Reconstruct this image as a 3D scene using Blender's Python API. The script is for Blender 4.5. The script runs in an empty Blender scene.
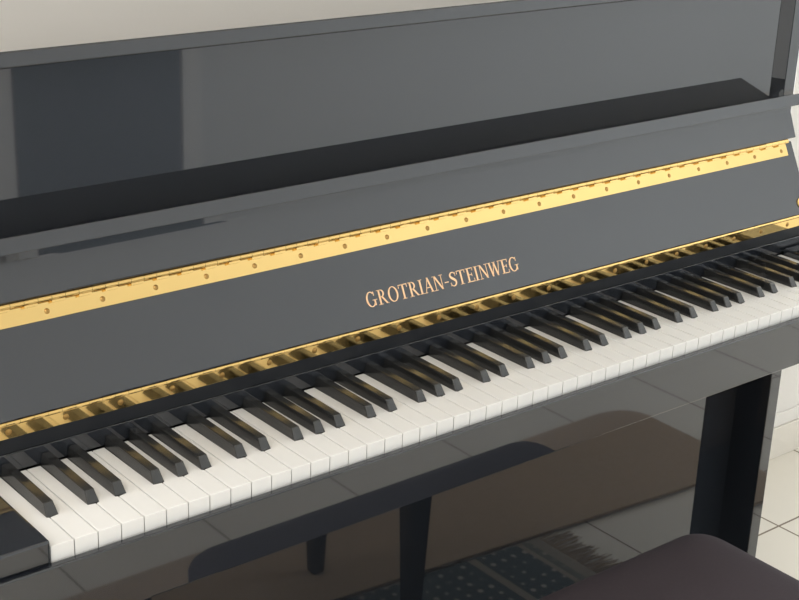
import bpy, bmesh, math, random
from mathutils import Vector, Matrix
random.seed(4)
C = bpy.context.scene
COL = C.collection
FZ = 0.72            # height of the white key tops above the floor; shapes below are laid out from there

# ------------------------------------------------------------------ helpers
def nb():
    return bmesh.new()

def obj(name, bm, mat, parent=None, origin=None, smooth=False):
    """link a bmesh (key-height coordinates) as one mesh object"""
    if origin is None:
        origin = parent.location.copy() if parent is not None and parent.type == 'EMPTY' else Vector((0, 0, 0))
        if parent is not None and parent.type != 'EMPTY':
            origin = Vector(parent['_o'])
    origin = Vector(origin)
    bmesh.ops.remove_doubles(bm, verts=bm.verts, dist=1e-7)
    bmesh.ops.recalc_face_normals(bm, faces=bm.faces)
    bmesh.ops.translate(bm, verts=bm.verts, vec=Vector((0, 0, FZ)) - origin)
    me = bpy.data.meshes.new(name)
    bm.to_mesh(me); bm.free()
    if smooth:
        for p in me.polygons: p.use_smooth = True
    me.materials.append(mat)
    o = bpy.data.objects.new(name, me)
    COL.objects.link(o)
    o['_o'] = list(origin)
    if parent is not None:
        o.parent = parent
        po = parent.location if parent.type == 'EMPTY' else Vector(parent['_o'])
        o.location = origin - po
    else:
        o.location = origin
    return o

def thing(name, label, cat, loc, group=None):
    o = bpy.data.objects.new(name, None); COL.objects.link(o)
    o.location = loc; o.empty_display_size = .1
    o['label'] = label; o['category'] = cat
    if group: o['group'] = group
    return o

def struct(name, bm, mat):
    o = obj(name, bm, mat); o['kind'] = 'structure'; return o

def box(bm, x0, x1, y0, y1, z0, z1, bev=0, seg=2):
    r = bmesh.ops.create_cube(bm, size=1)
    vs = r['verts']
    bmesh.ops.scale(bm, verts=vs, vec=(x1-x0, y1-y0, z1-z0))
    bmesh.ops.translate(bm, verts=vs, vec=((x0+x1)/2, (y0+y1)/2, (z0+z1)/2))
    if bev:
        es = list({e for v in vs for e in v.link_edges})
        bmesh.ops.bevel(bm, geom=es, offset=bev, segments=seg, affect='EDGES', profile=.5)

def prism_x(bm, prof, x0, x1, bev=0, seg=2):
    """profile of (y, z) points run along x"""
    a = [bm.verts.new((x0, y, z)) for y, z in prof]
    b = [bm.verts.new((x1, y, z)) for y, z in prof]
    fs = [bm.faces.new(a), bm.faces.new(b[::-1])]
    n = len(prof)
    for i in range(n):
        fs.append(bm.faces.new((a[i], b[i], b[(i+1) % n], a[(i+1) % n])))
    if bev:
        bmesh.ops.recalc_face_normals(bm, faces=fs)
        es = list({e for f in fs for e in f.edges})
        bmesh.ops.bevel(bm, geom=es, offset=bev, segments=seg, affect='EDGES', profile=.5)

def prism_z(bm, poly, z0, z1, bev=0, seg=2, only_top=False):
    a = [bm.verts.new((x, y, z0)) for x, y in poly]
    b = [bm.verts.new((x, y, z1)) for x, y in poly]
    bm.faces.new(a[::-1]); top = bm.faces.new(b)
    n = len(poly); sides = []
    for i in range(n):
        sides.append(bm.faces.new((a[i], a[(i+1) % n], b[(i+1) % n], b[i])))
    if bev:
        es = list(top.edges)
        bmesh.ops.bevel(bm, geom=es, offset=bev, segments=seg, affect='EDGES', profile=.5)

def cyl(bm, p0, p1, r0, r1=None, n=16):
    r1 = r0 if r1 is None else r1
    p0, p1 = Vector(p0), Vector(p1); d = (p1-p0)
    q = d.to_track_quat('Z', 'Y')
    m = Matrix.Translation((p0+p1)/2) @ q.to_matrix().to_4x4()
    bmesh.ops.create_cone(bm, cap_ends=True, segments=n, radius1=r0, radius2=r1, depth=d.length, matrix=m)

# ------------------------------------------------------------------ materials
def mat(name, col, rough=.5, metal=0., ior=1.5, spec=None):
    m = bpy.data.materials.new(name); m.use_nodes = True
    b = m.node_tree.nodes['Principled BSDF']
    b.inputs['Base Color'].default_value = (*col, 1)
    b.inputs['Roughness'].default_value = rough
    b.inputs['Metallic'].default_value = metal
    b.inputs['IOR'].default_value = ior
    return m

def nodes(m):
    return m.node_tree.nodes, m.node_tree.links, m.node_tree.nodes['Principled BSDF']

def noise_mix(m, c1, c2, scale, detail=4, bump=0., bscale=None, dist=.001):
    N, L, b = nodes(m)
    tc = N.new('ShaderNodeTexCoord')
    nz = N.new('ShaderNodeTexNoise'); nz.inputs['Scale'].default_value = scale; nz.inputs['Detail'].default_value = detail
    L.new(tc.outputs['Object'], nz.inputs['Vector'])
    mx = N.new('ShaderNodeMix'); mx.data_type = 'RGBA'
    mx.inputs[6].default_value = (*c1, 1); mx.inputs[7].default_value = (*c2, 1)
    L.new(nz.outputs['Fac'], mx.inputs[0]); L.new(mx.outputs[2], b.inputs['Base Color'])
    if bump:
        n2 = N.new('ShaderNodeTexNoise'); n2.inputs['Scale'].default_value = bscale or scale
        L.new(tc.outputs['Object'], n2.inputs['Vector'])
        bp = N.new('ShaderNodeBump'); bp.inputs['Strength'].default_value = bump; bp.inputs['Distance'].default_value = dist
        L.new(n2.outputs['Fac'], bp.inputs['Height']); L.new(bp.outputs['Normal'], b.inputs['Normal'])
    return m

LAC = mat('black_polyester_lacquer', (.016, .019, .024), .03, 0, 1.72)
noise_mix(LAC, (.0170, .0200, .0260), (.0190, .0225, .029), 3)
LAC2 = mat('black_satin_rail', (.009, .011, .015), .5, 0, 1.4)
IVORY = mat('white_key_plastic', (.85, .85, .84), .22, 0, 1.45)
EBONY = mat('black_key_plastic', (.022, .023, .024), .16, 0, 1.65)
BRASS = mat('polished_brass', (.74, .52, .20), .06, 1)
noise_mix(BRASS, (.72, .495, .185), (.78, .55, .22), 9)
BRASS2 = mat('brass_screw', (.42, .26, .09), .3, 1)
GOLD = mat('gold_leaf_letters', (.85, .55, .33), .38, .85)
FABRIC = mat('plum_velour', (.05,.04,.05), .92, 0, 1.35)
noise_mix(FABRIC, (.040, .031, .038), (.050, .040, .047), 260, 3, .35, 900, .0006)
BWOOD = mat('black_bench_wood', (.012, .014, .017), .25, 0, 1.5)
WALL = mat('painted_wall', (.80, .775, .74), .8)
noise_mix(WALL, (.79, .765, .73), (.82, .795, .76), 2.5, 3, .08, 180, .0008)
WALLF = mat('painted_wall_front', (.86, .87, .88), .8)
noise_mix(WALLF, (.84, .86, .87), (.86, .88, .90), 2.5, 3, .08, 180, .0008)
CEIL = mat('white_ceiling', (.86, .85, .83), .85)
noise_mix(CEIL, (.84, .80, .74), (.87, .83, .77), 1.5)
SKIRT = mat('ceramic_skirting', (.78, .74, .67), .3)
noise_mix(SKIRT, (.76, .72, .65), (.80, .76, .69), 6)
TRIM = mat('white_trim_paint', (.93, .94, .95), .5)
DOOR = mat('grey_blue_door', (.25, .28, .32), .5)
noise_mix(DOOR, (.24, .27, .31), (.27, .30, .34), 3)
METAL = mat('brushed_handle', (.7, .7, .7), .3, 1)

# tiled floor: joint lines on a square grid in world metres
def tile_mat():
    m = mat('cream_floor_tiles', (.78, .73, .64), .22, 0, 1.5)
    N, L, b = nodes(m)
    tc = N.new('ShaderNodeTexCoord'); sx = N.new('ShaderNodeSeparateXYZ'); L.new(tc.outputs['Object'], sx.inputs[0])
    def joint(out, off, period):
        a = N.new('ShaderNodeMath'); a.operation = 'ADD'; a.inputs[1].default_value = off; L.new(out, a.inputs[0])
        f = N.new('ShaderNodeMath'); f.operation = 'PINGPONG'; f.inputs[1].default_value = period/2; L.new(a.outputs[0], f.inputs[0])
        c = N.new('ShaderNodeMath'); c.operation = 'LESS_THAN'; c.inputs[1].default_value = .0021; L.new(f.outputs[0], c.inputs[0])
        return c.outputs[0]
    T = .298
    jx = joint(sx.outputs[0], 10*T - 1.692 + 0*T, T)
    jy = joint(sx.outputs[1], 20*T - .3968, T)
    mx = N.new('ShaderNodeMath'); mx.operation = 'MAXIMUM'; L.new(jx, mx.inputs[0]); L.new(jy, mx.inputs[1])
    nz = N.new('ShaderNodeTexNoise'); nz.inputs['Scale'].default_value = 5; nz.inputs['Detail'].default_value = 6
    L.new(tc.outputs['Object'], nz.inputs['Vector'])
    t = N.new('ShaderNodeMix'); t.data_type = 'RGBA'
    t.inputs[6].default_value = (.74, .70, .62, 1); t.inputs[7].default_value = (.80, .76, .68, 1)
    L.new(nz.outputs['Fac'], t.inputs[0])
    g = N.new('ShaderNodeMix'); g.data_type = 'RGBA'; g.inputs[7].default_value = (.20, .16, .12, 1)
    L.new(t.outputs[2], g.inputs[6]); L.new(mx.outputs[0], g.inputs[0]); L.new(g.outputs[2], b.inputs['Base Color'])
    r = N.new('ShaderNodeMapRange'); r.inputs[3].default_value = .25; r.inputs[4].default_value = .8
    L.new(mx.outputs[0], r.inputs[0]); L.new(r.outputs[0], b.inputs['Roughness'])
    return m
TILE = tile_mat()

CARPET = mat('brown_carpet', (.30, .20, .13), .95)
noise_mix(CARPET, (.36, .27, .19), (.56, .43, .31), 120, 6, .6, 500, .003)

def rug_mat():
    m = mat('oriental_rug_wool', (.05, .08, .09), .95)
    N, L, b = nodes(m)
    tc = N.new('ShaderNodeTexCoord')
    sx = N.new('ShaderNodeSeparateXYZ'); L.new(tc.outputs['Object'], sx.inputs[0])
    def wave(sock, k, ph):
        a = N.new('ShaderNodeMath'); a.operation = 'MULTIPLY_ADD'; a.inputs[1].default_value = k; a.inputs[2].default_value = ph
        L.new(sock, a.inputs[0]); s = N.new('ShaderNodeMath'); s.operation = 'SINE'; L.new(a.outputs[0], s.inputs[0]); return s.outputs[0]
    p = N.new('ShaderNodeMath'); p.operation = 'MULTIPLY'
    u1 = N.new('ShaderNodeMath'); u1.operation = 'ADD'; L.new(sx.outputs[0], u1.inputs[0]); L.new(sx.outputs[1], u1.inputs[1])
    u2 = N.new('ShaderNodeMath'); u2.operation = 'SUBTRACT'; L.new(sx.outputs[0], u2.inputs[0]); L.new(sx.outputs[1], u2.inputs[1])
    L.new(wave(u1.outputs[0], 120, 0), p.inputs[0]); L.new(wave(u2.outputs[0], 120, .6), p.inputs[1])
    v = N.new('ShaderNodeTexVoronoi'); v.inputs['Scale'].default_value = 55; L.new(tc.outputs['Object'], v.inputs['Vector'])
    ad = N.new('ShaderNodeMath'); ad.operation = 'SUBTRACT'; L.new(p.outputs[0], ad.inputs[0]); L.new(v.outputs['Distance'], ad.inputs[1])
    cr = N.new('ShaderNodeValToRGB'); L.new(ad.outputs[0], cr.inputs[0])
    e = cr.color_ramp.elements; e[0].position = 0; e[0].color = (.07, .10, .11, 1); e[1].position = .42; e[1].color = (.50, .46, .40, 1)
    x = e.new(.16); x.color = (.11, .17, .18, 1); x = e.new(.2); x.color = (.32, .20, .16, 1); x = e.new(.3); x.color = (.10, .15, .16, 1)
    # border stripes across the short end
    st = N.new('ShaderNodeValToRGB'); cr.color_ramp.interpolation = 'LINEAR'; st.color_ramp.interpolation = 'CONSTANT'
    mr = N.new('ShaderNodeMapRange'); mr.inputs[1].default_value = 1.08; mr.inputs[2].default_value = 1.27; L.new(sx.outputs[0], mr.inputs[0])
    L.new(mr.outputs[0], st.inputs[0])
    e = st.color_ramp.elements; e[0].color = (0, 0, 0, 1); e[1].position = .13; e[1].color = (1, 1, 1, 1)
    for pos, c in ((.22, .0), (.72, 1), (.78, .35), (.86, .9)):
        q = e.new(pos); q.color = (c, c, c, 1)
    mx = N.new('ShaderNodeMix'); mx.data_type = 'RGBA'; L.new(st.outputs[0], mx.inputs[0])
    L.new(cr.outputs[0], mx.inputs[6]); mx.inputs[7].default_value = (.36, .32, .26, 1)
    L.new(mx.outputs[2], b.inputs['Base Color'])
    return m
RUG = rug_mat()
FRINGE = mat('rug_fringe_yarn', (.38, .30, .22), .9)

# ------------------------------------------------------------------ the room
XL, XR, YF, YB, ZC, FL = -2.6, 5.6, -2.2, .596, 1.86, -.72
b = nb(); box(b, XL-.1, XR+.1, YF-.1, YB+.1, FL-.1, FL); struct('floor', b, TILE)
b = nb(); box(b, XL-.1, XR+.1, YF-.1, YB+.1, ZC, ZC+.1); struct('ceiling', b, CEIL)
b = nb(); box(b, XL-.1, XL, YF, YB, FL, ZC); struct('wall_left', b, WALL)
b = nb(); box(b, XR, XR+.1, YF, YB, FL, ZC); struct('wall_right', b, WALL)
# back wall with two unseen windows, added to light the keys and front wall
W1 = (-2.3, -.75, .15, 1.55); W2 = (2.55, 4.9, -.45, 1.55)
b = nb()
xs = [XL, W1[0], W1[1], W2[0], W2[1], XR]
for i in range(5):
    if i in (1, 3):
        w = W1 if i == 1 else W2
        box(b, xs[i], xs[i+1], YB, YB+.1, FL, w[2]); box(b, xs[i], xs[i+1], YB, YB+.1, w[3], ZC)
    else:
        box(b, xs[i], xs[i+1], YB, YB+.1, FL, ZC)
struct('wall_back', b, WALL)
for k, w in ((1, W1), (2, W2)):
    b = nb(); t = .05
    box(b, w[0], w[1], YB+.02, YB+.08, w[2], w[2]+t); box(b, w[0], w[1], YB+.02, YB+.08, w[3]-t, w[3])
    box(b, w[0], w[0]+t, YB+.02, YB+.08, w[2]+t, w[3]-t); box(b, w[1]-t, w[1], YB+.02, YB+.08, w[2]+t, w[3]-t)
    xm = (w[0]+w[1])/2; box(b, xm-t/2, xm+t/2, YB+.02, YB+.08, w[2]+t, w[3]-t)
    struct('window_%d' % k, b, TRIM)
# front wall, behind the camera, seen mirrored in the lacquer
b = nb(); box(b, XL, XR, YF-.1, YF, FL, ZC); struct('wall_front', b, WALLF)
b = nb(); box(b, XL, XR, YB-.010, YB, FL, FL+.072, .0012); struct('baseboard_back', b, SKIRT)
b = nb(); box(b, XL, XR, YB-.006, YB, FL+.0725, FL+.102, .002); struct('trim_2', b, WALL)
b = nb(); box(b, XL, XR, YF, YF+.010, FL, FL+.072, .0012)
struct('baseboard_front', b, SKIRT)

# ------------------------------------------------------------------ cabinet by the front wall (seen mirrored)
CX0, CX1, CT = 1.150, 1.672, .33
cab = thing('cabinet', 'plain grey-blue cabinet mirrored at the left of the upper piano front', 'cabinet', ((CX0+CX1)/2, YF+.2, 0))
b = nb(); box(b, CX0, CX1, YF+.012, YF+.08, FL+.06, CT, .003); box(b, CX0+.03, CX1-.03, YF+.012, YF+.06, FL+.002, FL+.0595); obj('body', b, DOOR, cab)
b = nb(); box(b, CX0+.003, CX1-.003, YF+.0805, YF+.098, FL+.07, CT-.01, .002); cd = obj('door', b, DOOR, cab)
b = nb(); cyl(b, (CX0+.05, YF+.0985, -.1), (CX0+.05, YF+.118, -.1), .009, .012); obj('knob', b, METAL, cd)
b = nb(); box(b, CX1+.001, CX1+.066, YF+.012, YF+.098, FL+.002, CT, .002); obj('side_post', b, TRIM, cab)
b = nb(); box(b, CX0-.060, CX0-.001, YF+.012, YF+.098, FL+.002, CT, .002); obj('side_post', b, TRIM, cab)
# ------------------------------------------------------------------ carpet and rug
def rounded_poly(pts, rad, n=6):
    out = []; m = len(pts)
    for i in range(m):
        p = Vector(pts[i]); a = (Vector(pts[i-1])-p).normalized(); c = (Vector(pts[(i+1) % m])-p).normalized()
        r = rad[i] if isinstance(rad, (list, tuple)) else rad
        if r <= 0: out.append(tuple(p)); continue
        p0, p1 = p+a*r, p+c*r
        for k in range(n+1):
            t = k/n; q = p0*(1-t)**2+p*2*t*(1-t)+p1*t*t; out.append((q.x, q.y))
    return out
b = nb()
prism_z(b, rounded_poly([(-.55, -.327), (1.838, -.100), (1.850, -.962), (-.55, -.962)], [.03, .03, .10, .03]), FL+.0042, FL+.0100, .002)
o = obj('carpet', b, CARPET, origin=(0, 0, 0))
o['label'] = 'plain brown carpet mirrored in the lower front of the black piano'; o['category'] = 'carpet'
rug = thing('oriental_rug', 'dark teal patterned rug with fringed end, mirrored low in the piano front', 'rug', (0, 0, 0))
b = nb(); prism_z(b, [(.05, .165), (.05, -.266), (1.27, -.150), (1.27, .165)], FL+.0003, FL+.0038, .001); obj('rug_field', b, RUG, rug)
b = nb()
for i in range(120):
    y = -.146 + .306*i/119; L = random.uniform(.045, .075); dy = random.uniform(-.012, .012); r = random.uniform(.0009, .0016)
    cyl(b, (1.268, y, FL+.002), (1.268+L*.5, y+dy*.4, FL+.0026), r, n=5)
    cyl(b, (1.268+L*.5, y+dy*.4, FL+.0026), (1.268+L, y+dy, FL+.002), r, r*.6, n=5)
f = obj('fringe', b, FRINGE, rug); f['kind'] = 'stuff'

# ------------------------------------------------------------------ the piano
XP0, XP1 = -.0925, 1.315
XI0, XI1 = -.0675, 1.29
piano = thing('upright_piano', 'glossy black upright piano with gold lettering, brass hinges and open keyboard', 'piano', (.61, .2, 0))

# side panels: one profile each
side = [(.560, FL), (.18, FL), (.18, -.0825), (-.006, -.0825), (-.006, .006), (.2275, .008), (.2275, .374), (.560, .285)]
for x0, x1 in ((XP0, XI0-.0003), (XI1+.0003, XP1)):
    b = nb(); prism_x(b, side, x0, x1, .0012); obj('side_panel', b, LAC, piano)
PY = .24
b = nb(); box(b, XI0, XI1, PY, PY+.018, .195, .3735, .0008); obj('upper_panel', b, LAC, piano)
b = nb()
pa = [(1.2740, PY-.0003), (1.2898, .2278), (1.2898, PY-.0003)]
prism_z(b, pa, .2075, .3735); obj('panel_chamfer', b, LAC, piano)
b = nb()
pa = [(-.0673, PY-.0003), (-.0673, .2278), (-.0515, PY-.0003)]
prism_z(b, pa, .2075, .3735); obj('panel_chamfer', b, LAC, piano)
b = nb(); box(b, XI0, XI1, PY, PY+.018, -.655, -.084, .0008); obj('lower_panel', b, LAC, piano)
b = nb(); box(b, XI0, XI1, PY-.02, .55, FL+.004, -.657, .002); obj('bottom_board', b, LAC, piano)
b = nb(); prism_x(b, [(.545, FL+.06), (.558, FL+.06), (.558, .283), (.545, .286)], XI0, XI1, .001); obj('back_panel', b, BWOOD, piano)
# lid, falling away towards the wall
b = nb(); prism_x(b, [(.2140, .3765), (.2162, .3925), (.575, .2955), (.575, .2800), (.2300, .3755)], XP0-.012, XP1+.012, .0018, 3)
obj('lid', b, LAC, piano)
# music shelf: a thin board rising towards the player, with a front lip
b = nb(); prism_x(b, [(.1830, .2245), (.2395, .2068), (.2395, .199), (.1885, .2150), (.1868, .2092), (.1783, .2088)], -.058, 1.277, .0007)
obj('music_shelf', b, LAC, piano)

# fallboard (name board) leaning back; plane through PA along DU, outward normal DN
PA = Vector((0, .1428, .0605)); DU = Vector((0, .455, .89)).normalized(); DN = Vector((0, -DU.z, DU.y))
def onA(x, s, h=0):                       # s along the slope from the lower edge, h out of the face
    return Vector((x, 0, 0)) + PA + DU*s + DN*h
XF0, XF1 = -.052, 1.2715
def slopebox(bm, x0, x1, s0, s1, h0, h1, bev=0, seg=2):
    prism_x(bm, [(onA(0, s, h).y, onA(0, s, h).z) for s, h in ((s0, h0), (s0, h1), (s1, h1), (s1, h0))], x0, x1, bev, seg)
b = nb(); slopebox(b, XF0, XF1, -.0032, .1035, -.018, 0, .0012, 3); fall = obj('fallboard', b, LAC, piano)
# folding flap above the upper hinge
b = nb()
F0 = Vector((0, .1835, .1590)); F1 = Vector((0, .1980, .1935)); fu = (F1-F0).normalized(); fn = Vector((0, -fu.z, fu.y))
pr = [F0, F1, Vector((0, .1982, .2060)), Vector((0, .2120, .2060)), F0-fn*.013]
prism_x(b, [(p.y, p.z) for p in pr], XF0-.004, XF1+.002, .0016, 3); obj('fallboard_flap', b, LAC, piano)

# brass hinges -----------------------------------------------------------
def screws(parent, xs, place, nrm, r=.0026):
    proto = None
    for x in xs:
        p = place(x)
        if proto is None:
            bm = nb()
            o0 = Vector((0, 0, 0))
            # countersunk ring and domed head
            q = Vector(nrm).normalized()
            cyl(bm, p-q*.0004, p+q*.00035, r*1.25, r*1.12, 20)
            cyl(bm, p+q*.00035, p+q*.0010, r*.95, r*.55, 20)
            s = Vector((1, 0, 0)).cross(q)
            bmesh.ops.create_cube(bm, size=1, matrix=Matrix.Translation(p+q*.00095) @ Matrix(((1, 0, 0), tuple(s), tuple(q))).transposed().to_4x4() @ Matrix.Diagonal((r*1.1, .0006, .0004, 1)))
            proto = obj('screw', bm, BRASS2, parent, origin=Vector(p)+Vector((0, 0, FZ)))
            px = x
        else:
            c = proto.copy(); COL.objects.link(c); c.parent = parent
            c.location = proto.location + (Vector(p) - Vector(place(px)))
# upper hinge on the fallboard
b = nb(); slopebox(b, -.045, 1.2555, .0834, .1006, .0001, .0013, .0004)
h1 = obj('brass_hinge', b, BRASS, piano)
kc = onA(0, .1036, .0052)
b = nb(); x = -.045; k = 0; step = .01452
while x < 1.255:
    x1 = min(x+step-.0004, 1.2555)
    cyl(b, (x, kc.y, kc.z), (x1, kc.y, kc.z), .0033, n=18)
    if k % 2 == 0:    # the leaf wraps up into this knuckle
        slopebox(b, x, x1, .0985, .1020, .0004, .0062)
    x += step; k += 1
kn = obj('hinge_knuckle', b, BRASS, h1)
screws(h1, [.0945-.0604*2+.0604*i for i in range(22)], lambda x: onA(x, .0915, .0011), DN)
# upper leaf fixed to the flap underside
b = nb(); prism_x(b, [(kc.y, kc.z+.0020), (kc.y, kc.z+.0036), (kc.y+.005, kc.z+.0040), (kc.y+.005, kc.z+.0024)], -.045, 1.2555)
obj('hinge_leaf', b, BRASS, h1)
# lower hinge on the rail
b = nb(); box(b, -.045, 1.262, .1436, .1447, .0385, .0520, .0003)
h2 = obj('brass_hinge', b, BRASS, piano)
b = nb(); x = -.045
while x < 1.2615:
    x1 = min(x+step-.0003, 1.262); cyl(b, (x, .1434, .0542), (x1, .1434, .0542), .0023, n=14); x += step
box(b, -.045, 1.262, .1437, .1446, .0518, .0540)
obj('hinge_knuckle', b, BRASS, h2)
screws(h2, [.0304-.0597+.0597*i for i in range(22)], lambda x: Vector((x, .1436, .0455)), (0, -1, 0), .0028)

# lettering ----------------------------------------------------------------
def stroke(pts, ws, n=10):
    """smooth band through pts with widths ws -> list of quads"""
    P = [Vector(p) for p in pts]; out = []
    if len(P) > 2:
        S = []
        for i in range(len(P)-1):
            p0 = P[i-1] if i else P[i]*2-P[i+1]; p1, p2 = P[i], P[i+1]; p3 = P[i+2] if i+2 < len(P) else P[i+1]*2-P[i]
            for k in range(n):
                t = k/n
                S.append((.5*((2*p1)+(p2-p0)*t+(2*p0-5*p1+4*p2-p3)*t*t+(3*p1-p0-3*p2+p3)*t**3), ws[i]*(1-t)+ws[i+1]*t))
        S.append((P[-1], ws[-1]))
    else:
        S = [(P[0], ws[0]), (P[1], ws[1])]
    L, R = [], []
    for i, (p, w) in enumerate(S):
        a = S[max(i-1, 0)][0]; c = S[min(i+1, len(S)-1)][0]; d = (c-a).normalized(); nrm = Vector((-d.y, d.x))
        L.append(p+nrm*w/2); R.append(p-nrm*w/2)
    for i in range(len(S)-1):
        out.append([L[i], R[i], R[i+1], L[i+1]])
    return out
TK, TN, SH = .135, .05, .04      # thick stem, thin stroke, serif height
def rect(x0, x1, y0, y1): return [Vector((x0, y0)), Vector((x1, y0)), Vector((x1, y1)), Vector((x0, y1))]
def par(x0, x1, w, y0=0, y1=1):    # slanted stem from (x0,y0) to (x1,y1), horizontal width w
    return [Vector((x0-w/2, y0)), Vector((x0+w/2, y0)), Vector((x1+w/2, y1)), Vector((x1-w/2, y1))]
def ser(xc, y, w=.34): return rect(xc-w/2, xc+w/2, y, y+SH)
def ring(cx, cy, a, bb, tw, tt, a0, a1, n=28):
    out = []
    for i in range(n):
        q = []
        for t, s in ((i/n, 0), (i/n, 1), ((i+1)/n, 1), ((i+1)/n, 0)):
            an = math.radians(a0+(a1-a0)*t)
            rx, ry = (a, bb) if s == 0 else (a-tw, bb-tt)
            q.append(Vector((cx+rx*math.cos(an), cy+ry*math.sin(an))))
        out.append(q)
    return out
def gG():
    return ring(.40, .5, .38, .52, TK, .06, 48, 322) + [rect(.62, .62+TK*.85, .06, .44), rect(.50, .86, .41, .41+SH), rect(.63, .68, .70, .98)], .86
def gO(): return ring(.42, .5, .40, .52, TK, .055, 0, 360, 40), .84
def gR():
    return [rect(.12, .12+TK, 0, 1), ser(.19, 0), rect(.02, .3, 1-SH, 1)] + ring(.30, .74, .28, .26, TK*.9, .055, -90, 90, 18) + [rect(.2, .32, .945, 1), rect(.2, .32, .48, .535),
            par(.70, .36, TK*1.05, 0, .52), rect(.62, .82, 0, SH)], .80
def gT(): return [rect(.31, .31+TK, 0, 1), ser(.385, 0), rect(.03, .74, 1-.06, 1), par(.05, .07, .05, .76, 1), par(.72, .70, .05, .76, 1)], .76
def gI(): return [rect(.10, .10+TK, 0, 1), ser(.175, 0), ser(.175, 1-SH)], .36
def gA(): return [par(.10, .40, TN, 0, 1), par(.66, .385, TK, 0, 1.03), rect(.2, .56, .32, .32+.05), ser(.10, 0, .24), ser(.66, 0, .30)], .78
def gN(): return [rect(.12, .12+TN, 0, 1), par(.70, .17, TK*1.05, 0, 1), rect(.68, .68+TN, 0, 1), ser(.145, 0, .28), ser(.11, 1-SH, .24), ser(.70, 1-SH, .28)], .84
def gH(): return [rect(.05, .37, .36, .36+.07)], .42
def gS():
    return stroke([(.56, .80), (.42, .965), (.22, .93), (.13, .76), (.24, .60), (.43, .46), (.54, .29), (.46, .09), (.26, .03), (.09, .18)],
                  [.04, .06, .10, .13, .16, .17, .13, .10, .06, .04], 6) + [rect(.54, .58, .70, .97), rect(.07, .11, .03, .30)], .62
def gE(): return [rect(.12, .12+TK, 0, 1), rect(.02, .62, 1-.055, 1), rect(.02, .66, 0, .055), rect(.2, .50, .49, .54), par(.60, .61, .045, .78, 1), par(.66, .64, .045, 0, .24), rect(.48, .52, .40, .63)], .68
def gW(): return [par(.30, .12, TK*.95, 0, 1), par(.30, .53, TN, 0, 1), par(.74, .52, TK*.95, 0, 1), par(.74, .97, TN, 0, 1), ser(.12, 1-SH, .28), ser(.52, 1-SH, .26), ser(.97, 1-SH, .22)], 1.06
GL = dict(G=gG, O=gO, R=gR, T=gT, I=gI, A=gA, N=gN, S=gS, E=gE, W=gW); GL['-'] = gH
TEXT = 'GROTRIAN-STEINWEG'
adv = sum(GL[c]()[1] for c in TEXT); gap = .045; tot = adv + gap*(len(TEXT)-1)
TX0, TX1, CAP, S0 = .4670, .7015, .0172, .0178
SX = (TX1-TX0)/tot
b = nb(); x = 0
for c in TEXT:
    qs, wd = GL[c]()
    for q in qs:
        lo = [b.verts.new(onA(TX0+(x+v.x)*SX, S0+v.y*CAP, .00005)) for v in q]
        hi = [b.verts.new(onA(TX0+(x+v.x)*SX, S0+v.y*CAP, .00035)) for v in q]
        try:
            b.faces.new(hi)
            for i in range(4): b.faces.new((lo[i], lo[(i+1) % 4], hi[(i+1) % 4], hi[i]))
        except ValueError: pass
    x += wd + gap
obj('lettering', b, GOLD, fall)
# small brass stud near the right end of the fallboard
b = nb(); p = onA(1.2555, .0125, 0)
cyl(b, p, p+DN*.0015, .0075, .0072, 28); cyl(b, p+DN*.0015, p+DN*.004, .0055, .0035, 28)
obj('brass_stud', b, BRASS, fall)

# rail behind the keys
b = nb(); prism_x(b, [(.1462, .0015), (.1462, .0205), (.1480, .0222), (.165, .0222), (.165, .0015)], XI0, XI1, .0006)
obj('key_stop_rail', b, LAC, piano)
b = nb(); box(b, XI0, XI1, .1450, .170, .0226, .0570, .0006)
obj('hinge_rail', b, LAC2, piano)
# key bed, slip, blocks
b = nb(); box(b, XI0, XI1, .0, .238, -.080, -.030, .001); obj('key_bed', b, BWOOD, piano)
b = nb(); box(b, XP0-.001, XP1+.001, -.0095, -.0012, -.0820, -.0152, .0018, 4); obj('key_slip', b, LAC, piano)
for x0, x1 in ((XI0, -.0012), (1.2232, XI1)):
    b = nb(); box(b, x0, x1, -.0045, .1445, -.0151, .0090, .0030, 4); obj('key_block', b, LAC, piano)

# keys ------------------------------------------------------------------------
W = .0235; HB = .0066
names = 'A A# B C C# D D# E F F# G G#'.split()
off = {'A#': .003, 'C#': -.0025, 'D#': .0025, 'F#': -.0035, 'G#': 0}
whites, blacks = [], []; k = 0
for i in range(88):
    n = names[i % 12]
    if '#' in n: blacks.append(k*W+off[n])
    else: whites.append(n); k += 1
YE = .1455
protos = {}
for i, n in enumerate(whites):
    x0 = i*W
    cl = [c-x0+HB for c in blacks if abs(c-x0) < .006]; cr = [c-x0-HB for c in blacks if abs(c-x0-W) < .006]
    l = cl[0] if cl else None; r = cr[0] if cr else None
    key = (round(l or -1, 4), round(r or -1, 4))
    if key not in protos:
        g = .0006
        poly = [(g, 0), (W-g, 0)]
        if r is not None: poly += [(W-g, 0.0478), (r, 0.0478), (r, YE)]
        else: poly += [(W-g, YE)]
        if l is not None: poly += [(l, YE), (l, 0.0478), (g, 0.0478)]
        else: poly += [(g, YE)]
        b = nb(); prism_z(b, poly, -.0205, 0, .0006, 2)
        o = obj('white_key', b, IVORY, piano, origin=(0, 0, FZ)); o.location.x += x0
        protos[key] = (o, x0)
    else:
        p0, px = protos[key]
        o = p0.copy(); COL.objects.link(o); o.parent = piano; o.location = p0.location + Vector((x0-px, 0, 0))
bp = None
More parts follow.
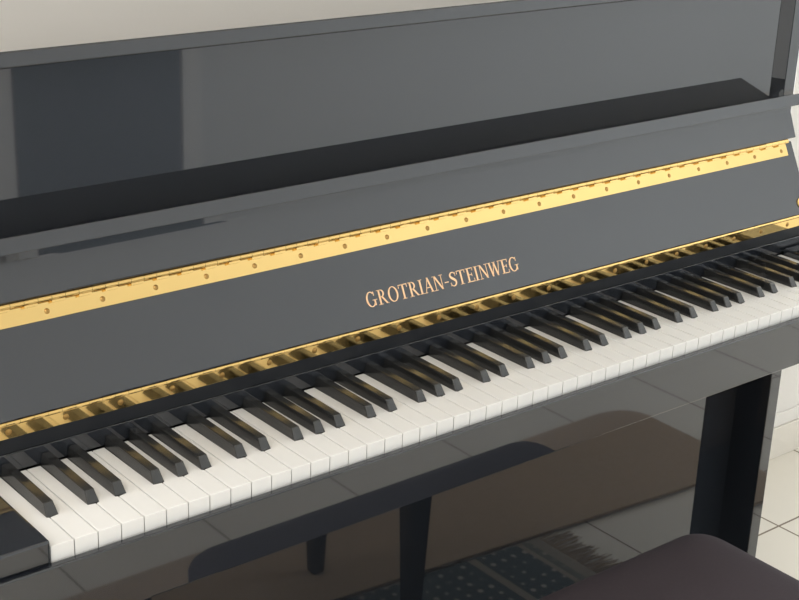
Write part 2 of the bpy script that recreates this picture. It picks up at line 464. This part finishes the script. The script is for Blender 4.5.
for c in blacks:
    if bp is None:
        b = nb()
        hb, ht, yb = .0060, .0046, .0486
        v = [b.verts.new(p) for p in ((-hb, yb, -.004), (hb, yb, -.004), (hb, .1450, -.004), (-hb, .1450, -.004),
             (-hb, yb, .0006), (hb, yb, .0006), (hb, .1450, .0006), (-hb, .1450, .0006),
             (-ht, .0560, .0115), (ht, .0560, .0115), (ht, .1450, .0125), (-ht, .1450, .0125))]
        for f in ((3, 2, 1, 0), (0, 1, 5, 4), (1, 2, 6, 5), (2, 3, 7, 6), (3, 0, 4, 7), (4, 5, 9, 8), (5, 6, 10, 9), (6, 7, 11, 10), (7, 4, 8, 11), (8, 9, 10, 11)):
            b.faces.new([v[i] for i in f])
        bmesh.ops.recalc_face_normals(b, faces=b.faces)
        b.verts.ensure_lookup_table()
        es = [e for e in b.edges if all(x.co.z > .0 for x in e.verts) and not all(abs(x.co.z-.0006) < 1e-5 for x in e.verts) and not all(abs(x.co.y-.145) < 1e-4 for x in e.verts)]
        bmesh.ops.bevel(b, geom=es, offset=.0009, segments=3, affect='EDGES', profile=.5)
        bp = obj('black_key', b, EBONY, piano, origin=(0, 0, FZ)); bp.location.x += c; bx = c
    else:
        o = bp.copy(); COL.objects.link(o); o.parent = piano; o.location = bp.location + Vector((c-bx, 0, 0))

# ------------------------------------------------------------------ the bench
BX0, BX1, BY0, BY1, BZ = .314, .914, -.343, -.002, -.268
bench = thing('piano_bench', 'low piano bench with padded dark plum seat, pushed in under the keyboard', 'bench', ((BX0+BX1)/2, (BY0+BY1)/2, 0))
b = nb()
# cushion: rounded slab, gently domed
nx, ny = 48, 32; top = {}
def sup(u, v, zt, e):
    return zt
cx, cy = (BX0+BX1)/2, (BY0+BY1)/2; hx, hy = (BX1-BX0)/2, (BY1-BY0)/2; rc = .045
outline = rounded_poly([(-hx, -hy), (hx, -hy), (hx, hy), (-hx, hy)], rc, 10)
lay = [(-.006, -.046, 0), (-.001, -.042, 0), (0, -.034, 0), (0, -.022, 0), (.003, -.013, 0), (.009, -.006, 0), (.018, -.001, 0), (.035, .0025, 0), (.07, .0055, 0), (.11, .0075, 0), (.15, .0085, 0)]
rings = []
for ins, z, _ in lay:
    sx_, sy_ = (hx-max(ins, 0) if ins >= 0 else hx+ins)/hx, (hy-ins if ins >= 0 else hy+ins)/hy
    rings.append([b.verts.new((cx+x*sx_, cy+y*sy_, BZ+z)) for x, y in outline])
for a, c in zip(rings, rings[1:]):
    n = len(a)
    for i in range(n): b.faces.new((a[i], a[(i+1) % n], c[(i+1) % n], c[i]))
b.faces.new(rings[0][::-1]); b.faces.new(rings[-1])
obj('seat_cushion', b, FABRIC, bench, smooth=True)
b = nb(); prism_z(b, rounded_poly([(BX0+.004, BY0+.004), (BX1-.004, BY0+.004), (BX1-.004, BY1-.004), (BX0+.004, BY1-.004)], .04, 8), BZ-.066, BZ-.0465, .003)
obj('seat_base', b, BWOOD, bench)
b = nb()
t = .018; a0, a1, c0, c1 = BX0+.035, BX1-.035, BY0+.035, BY1-.035
box(b, a0, a1, c0, c0+t, BZ-.118, BZ-.0665, .002); box(b, a0, a1, c1-t, c1, BZ-.118, BZ-.0665, .002)
box(b, a0, a0+t, c0+t, c1-t, BZ-.118, BZ-.0665, .002); box(b, a1-t, a1, c0+t, c1-t, BZ-.118, BZ-.0665, .002)
obj('apron', b, BWOOD, bench)
for lx, ly, fz in ((BX1-.045, BY1-.040, .0040), (BX1-.060, BY0+.055, .0102), (BX0+.050, BY1-.050, .0040), (BX0+.050, BY0+.050, .0102)):
    b = nb(); zt, zb = BZ-.0665, FL+fz; ht, hb = .0235, .012
    v = [b.verts.new((lx+sx*h, ly+sy*h, z)) for z, h in ((zb, hb), (zt, ht)) for sx, sy in ((-1, -1), (1, -1), (1, 1), (-1, 1))]
    for f in ((3, 2, 1, 0), (4, 5, 6, 7), (0, 1, 5, 4), (1, 2, 6, 5), (2, 3, 7, 6), (3, 0, 4, 7)): b.faces.new([v[i] for i in f])
    bmesh.ops.bevel(b, geom=list(b.edges), offset=.003, segments=3, affect='EDGES')
    obj('leg', b, BWOOD, bench)

for o in bpy.data.objects:
    if '_o' in o: del o['_o']

# ------------------------------------------------------------------ light
def area(name, loc, rot, sx, sy, power, col):
    l = bpy.data.lights.new(name, 'AREA'); l.shape = 'RECTANGLE'; l.size = sx; l.size_y = sy; l.energy = power; l.color = col
    o = bpy.data.objects.new(name, l); COL.objects.link(o); o.location = loc; o.rotation_euler = rot; return o
R = math.radians
area('window_daylight', ((W1[0]+W1[1])/2, YB+.01, FZ+(W1[2]+W1[3])/2), (R(-90), 0, 0), W1[1]-W1[0]-.1, W1[3]-W1[2]-.1, 27, (1, .97, .93))  # area light in the added left opening, main light for the keys
area('window_daylight', ((W2[0]+W2[1])/2, YB+.01, FZ+(W2[2]+W2[3])/2), (R(-90), 0, 0), W2[1]-W2[0]-.1, W2[3]-W2[2]-.1, 70, (.92, .965, 1))  # area light in the added right opening, brightens the mirrored front wall
area('ceiling_lamp', (-1.3, -1.0, FZ+ZC-.03), (0, 0, 0), .8, .8, 18, (1, .95, .88))  # unseen overhead fill light, added without any lamp fixture

w = bpy.data.worlds.new('sky'); C.world = w; w.use_nodes = True
w.node_tree.nodes['Background'].inputs[0].default_value = (.85, .92, 1, 1); w.node_tree.nodes['Background'].inputs[1].default_value = 1

# ------------------------------------------------------------------ camera
cp = (-4.84554444e-01, -1.05590667e+00, 6.73392835e-01); yaw, pitch, roll, fpx = 6.90614538e-01, 3.64224020e-01, 3.94221999e-02, 1463.15494
f = Vector((math.sin(yaw)*math.cos(pitch), math.cos(yaw)*math.cos(pitch), -math.sin(pitch)))
r = Vector((math.cos(yaw), -math.sin(yaw), 0)); u = r.cross(f); c, s = math.cos(roll), math.sin(roll)
r2, u2 = r*c+u*s, u*c-r*s
M = Matrix((r2, u2, -f)).transposed().to_4x4(); M.translation = Vector((cp[0], cp[1], cp[2]+FZ))
cam = bpy.data.cameras.new('camera'); cam.sensor_width = 36; cam.lens = fpx/799*36; cam.clip_start = .02
co = bpy.data.objects.new('camera', cam); COL.objects.link(co); co.matrix_world = M
C.camera = co
C.view_settings.view_transform = 'Standard'; C.view_settings.look = 'None'; C.view_settings.gamma = 1
C.view_settings.use_curve_mapping = False; C.view_settings.exposure = .30
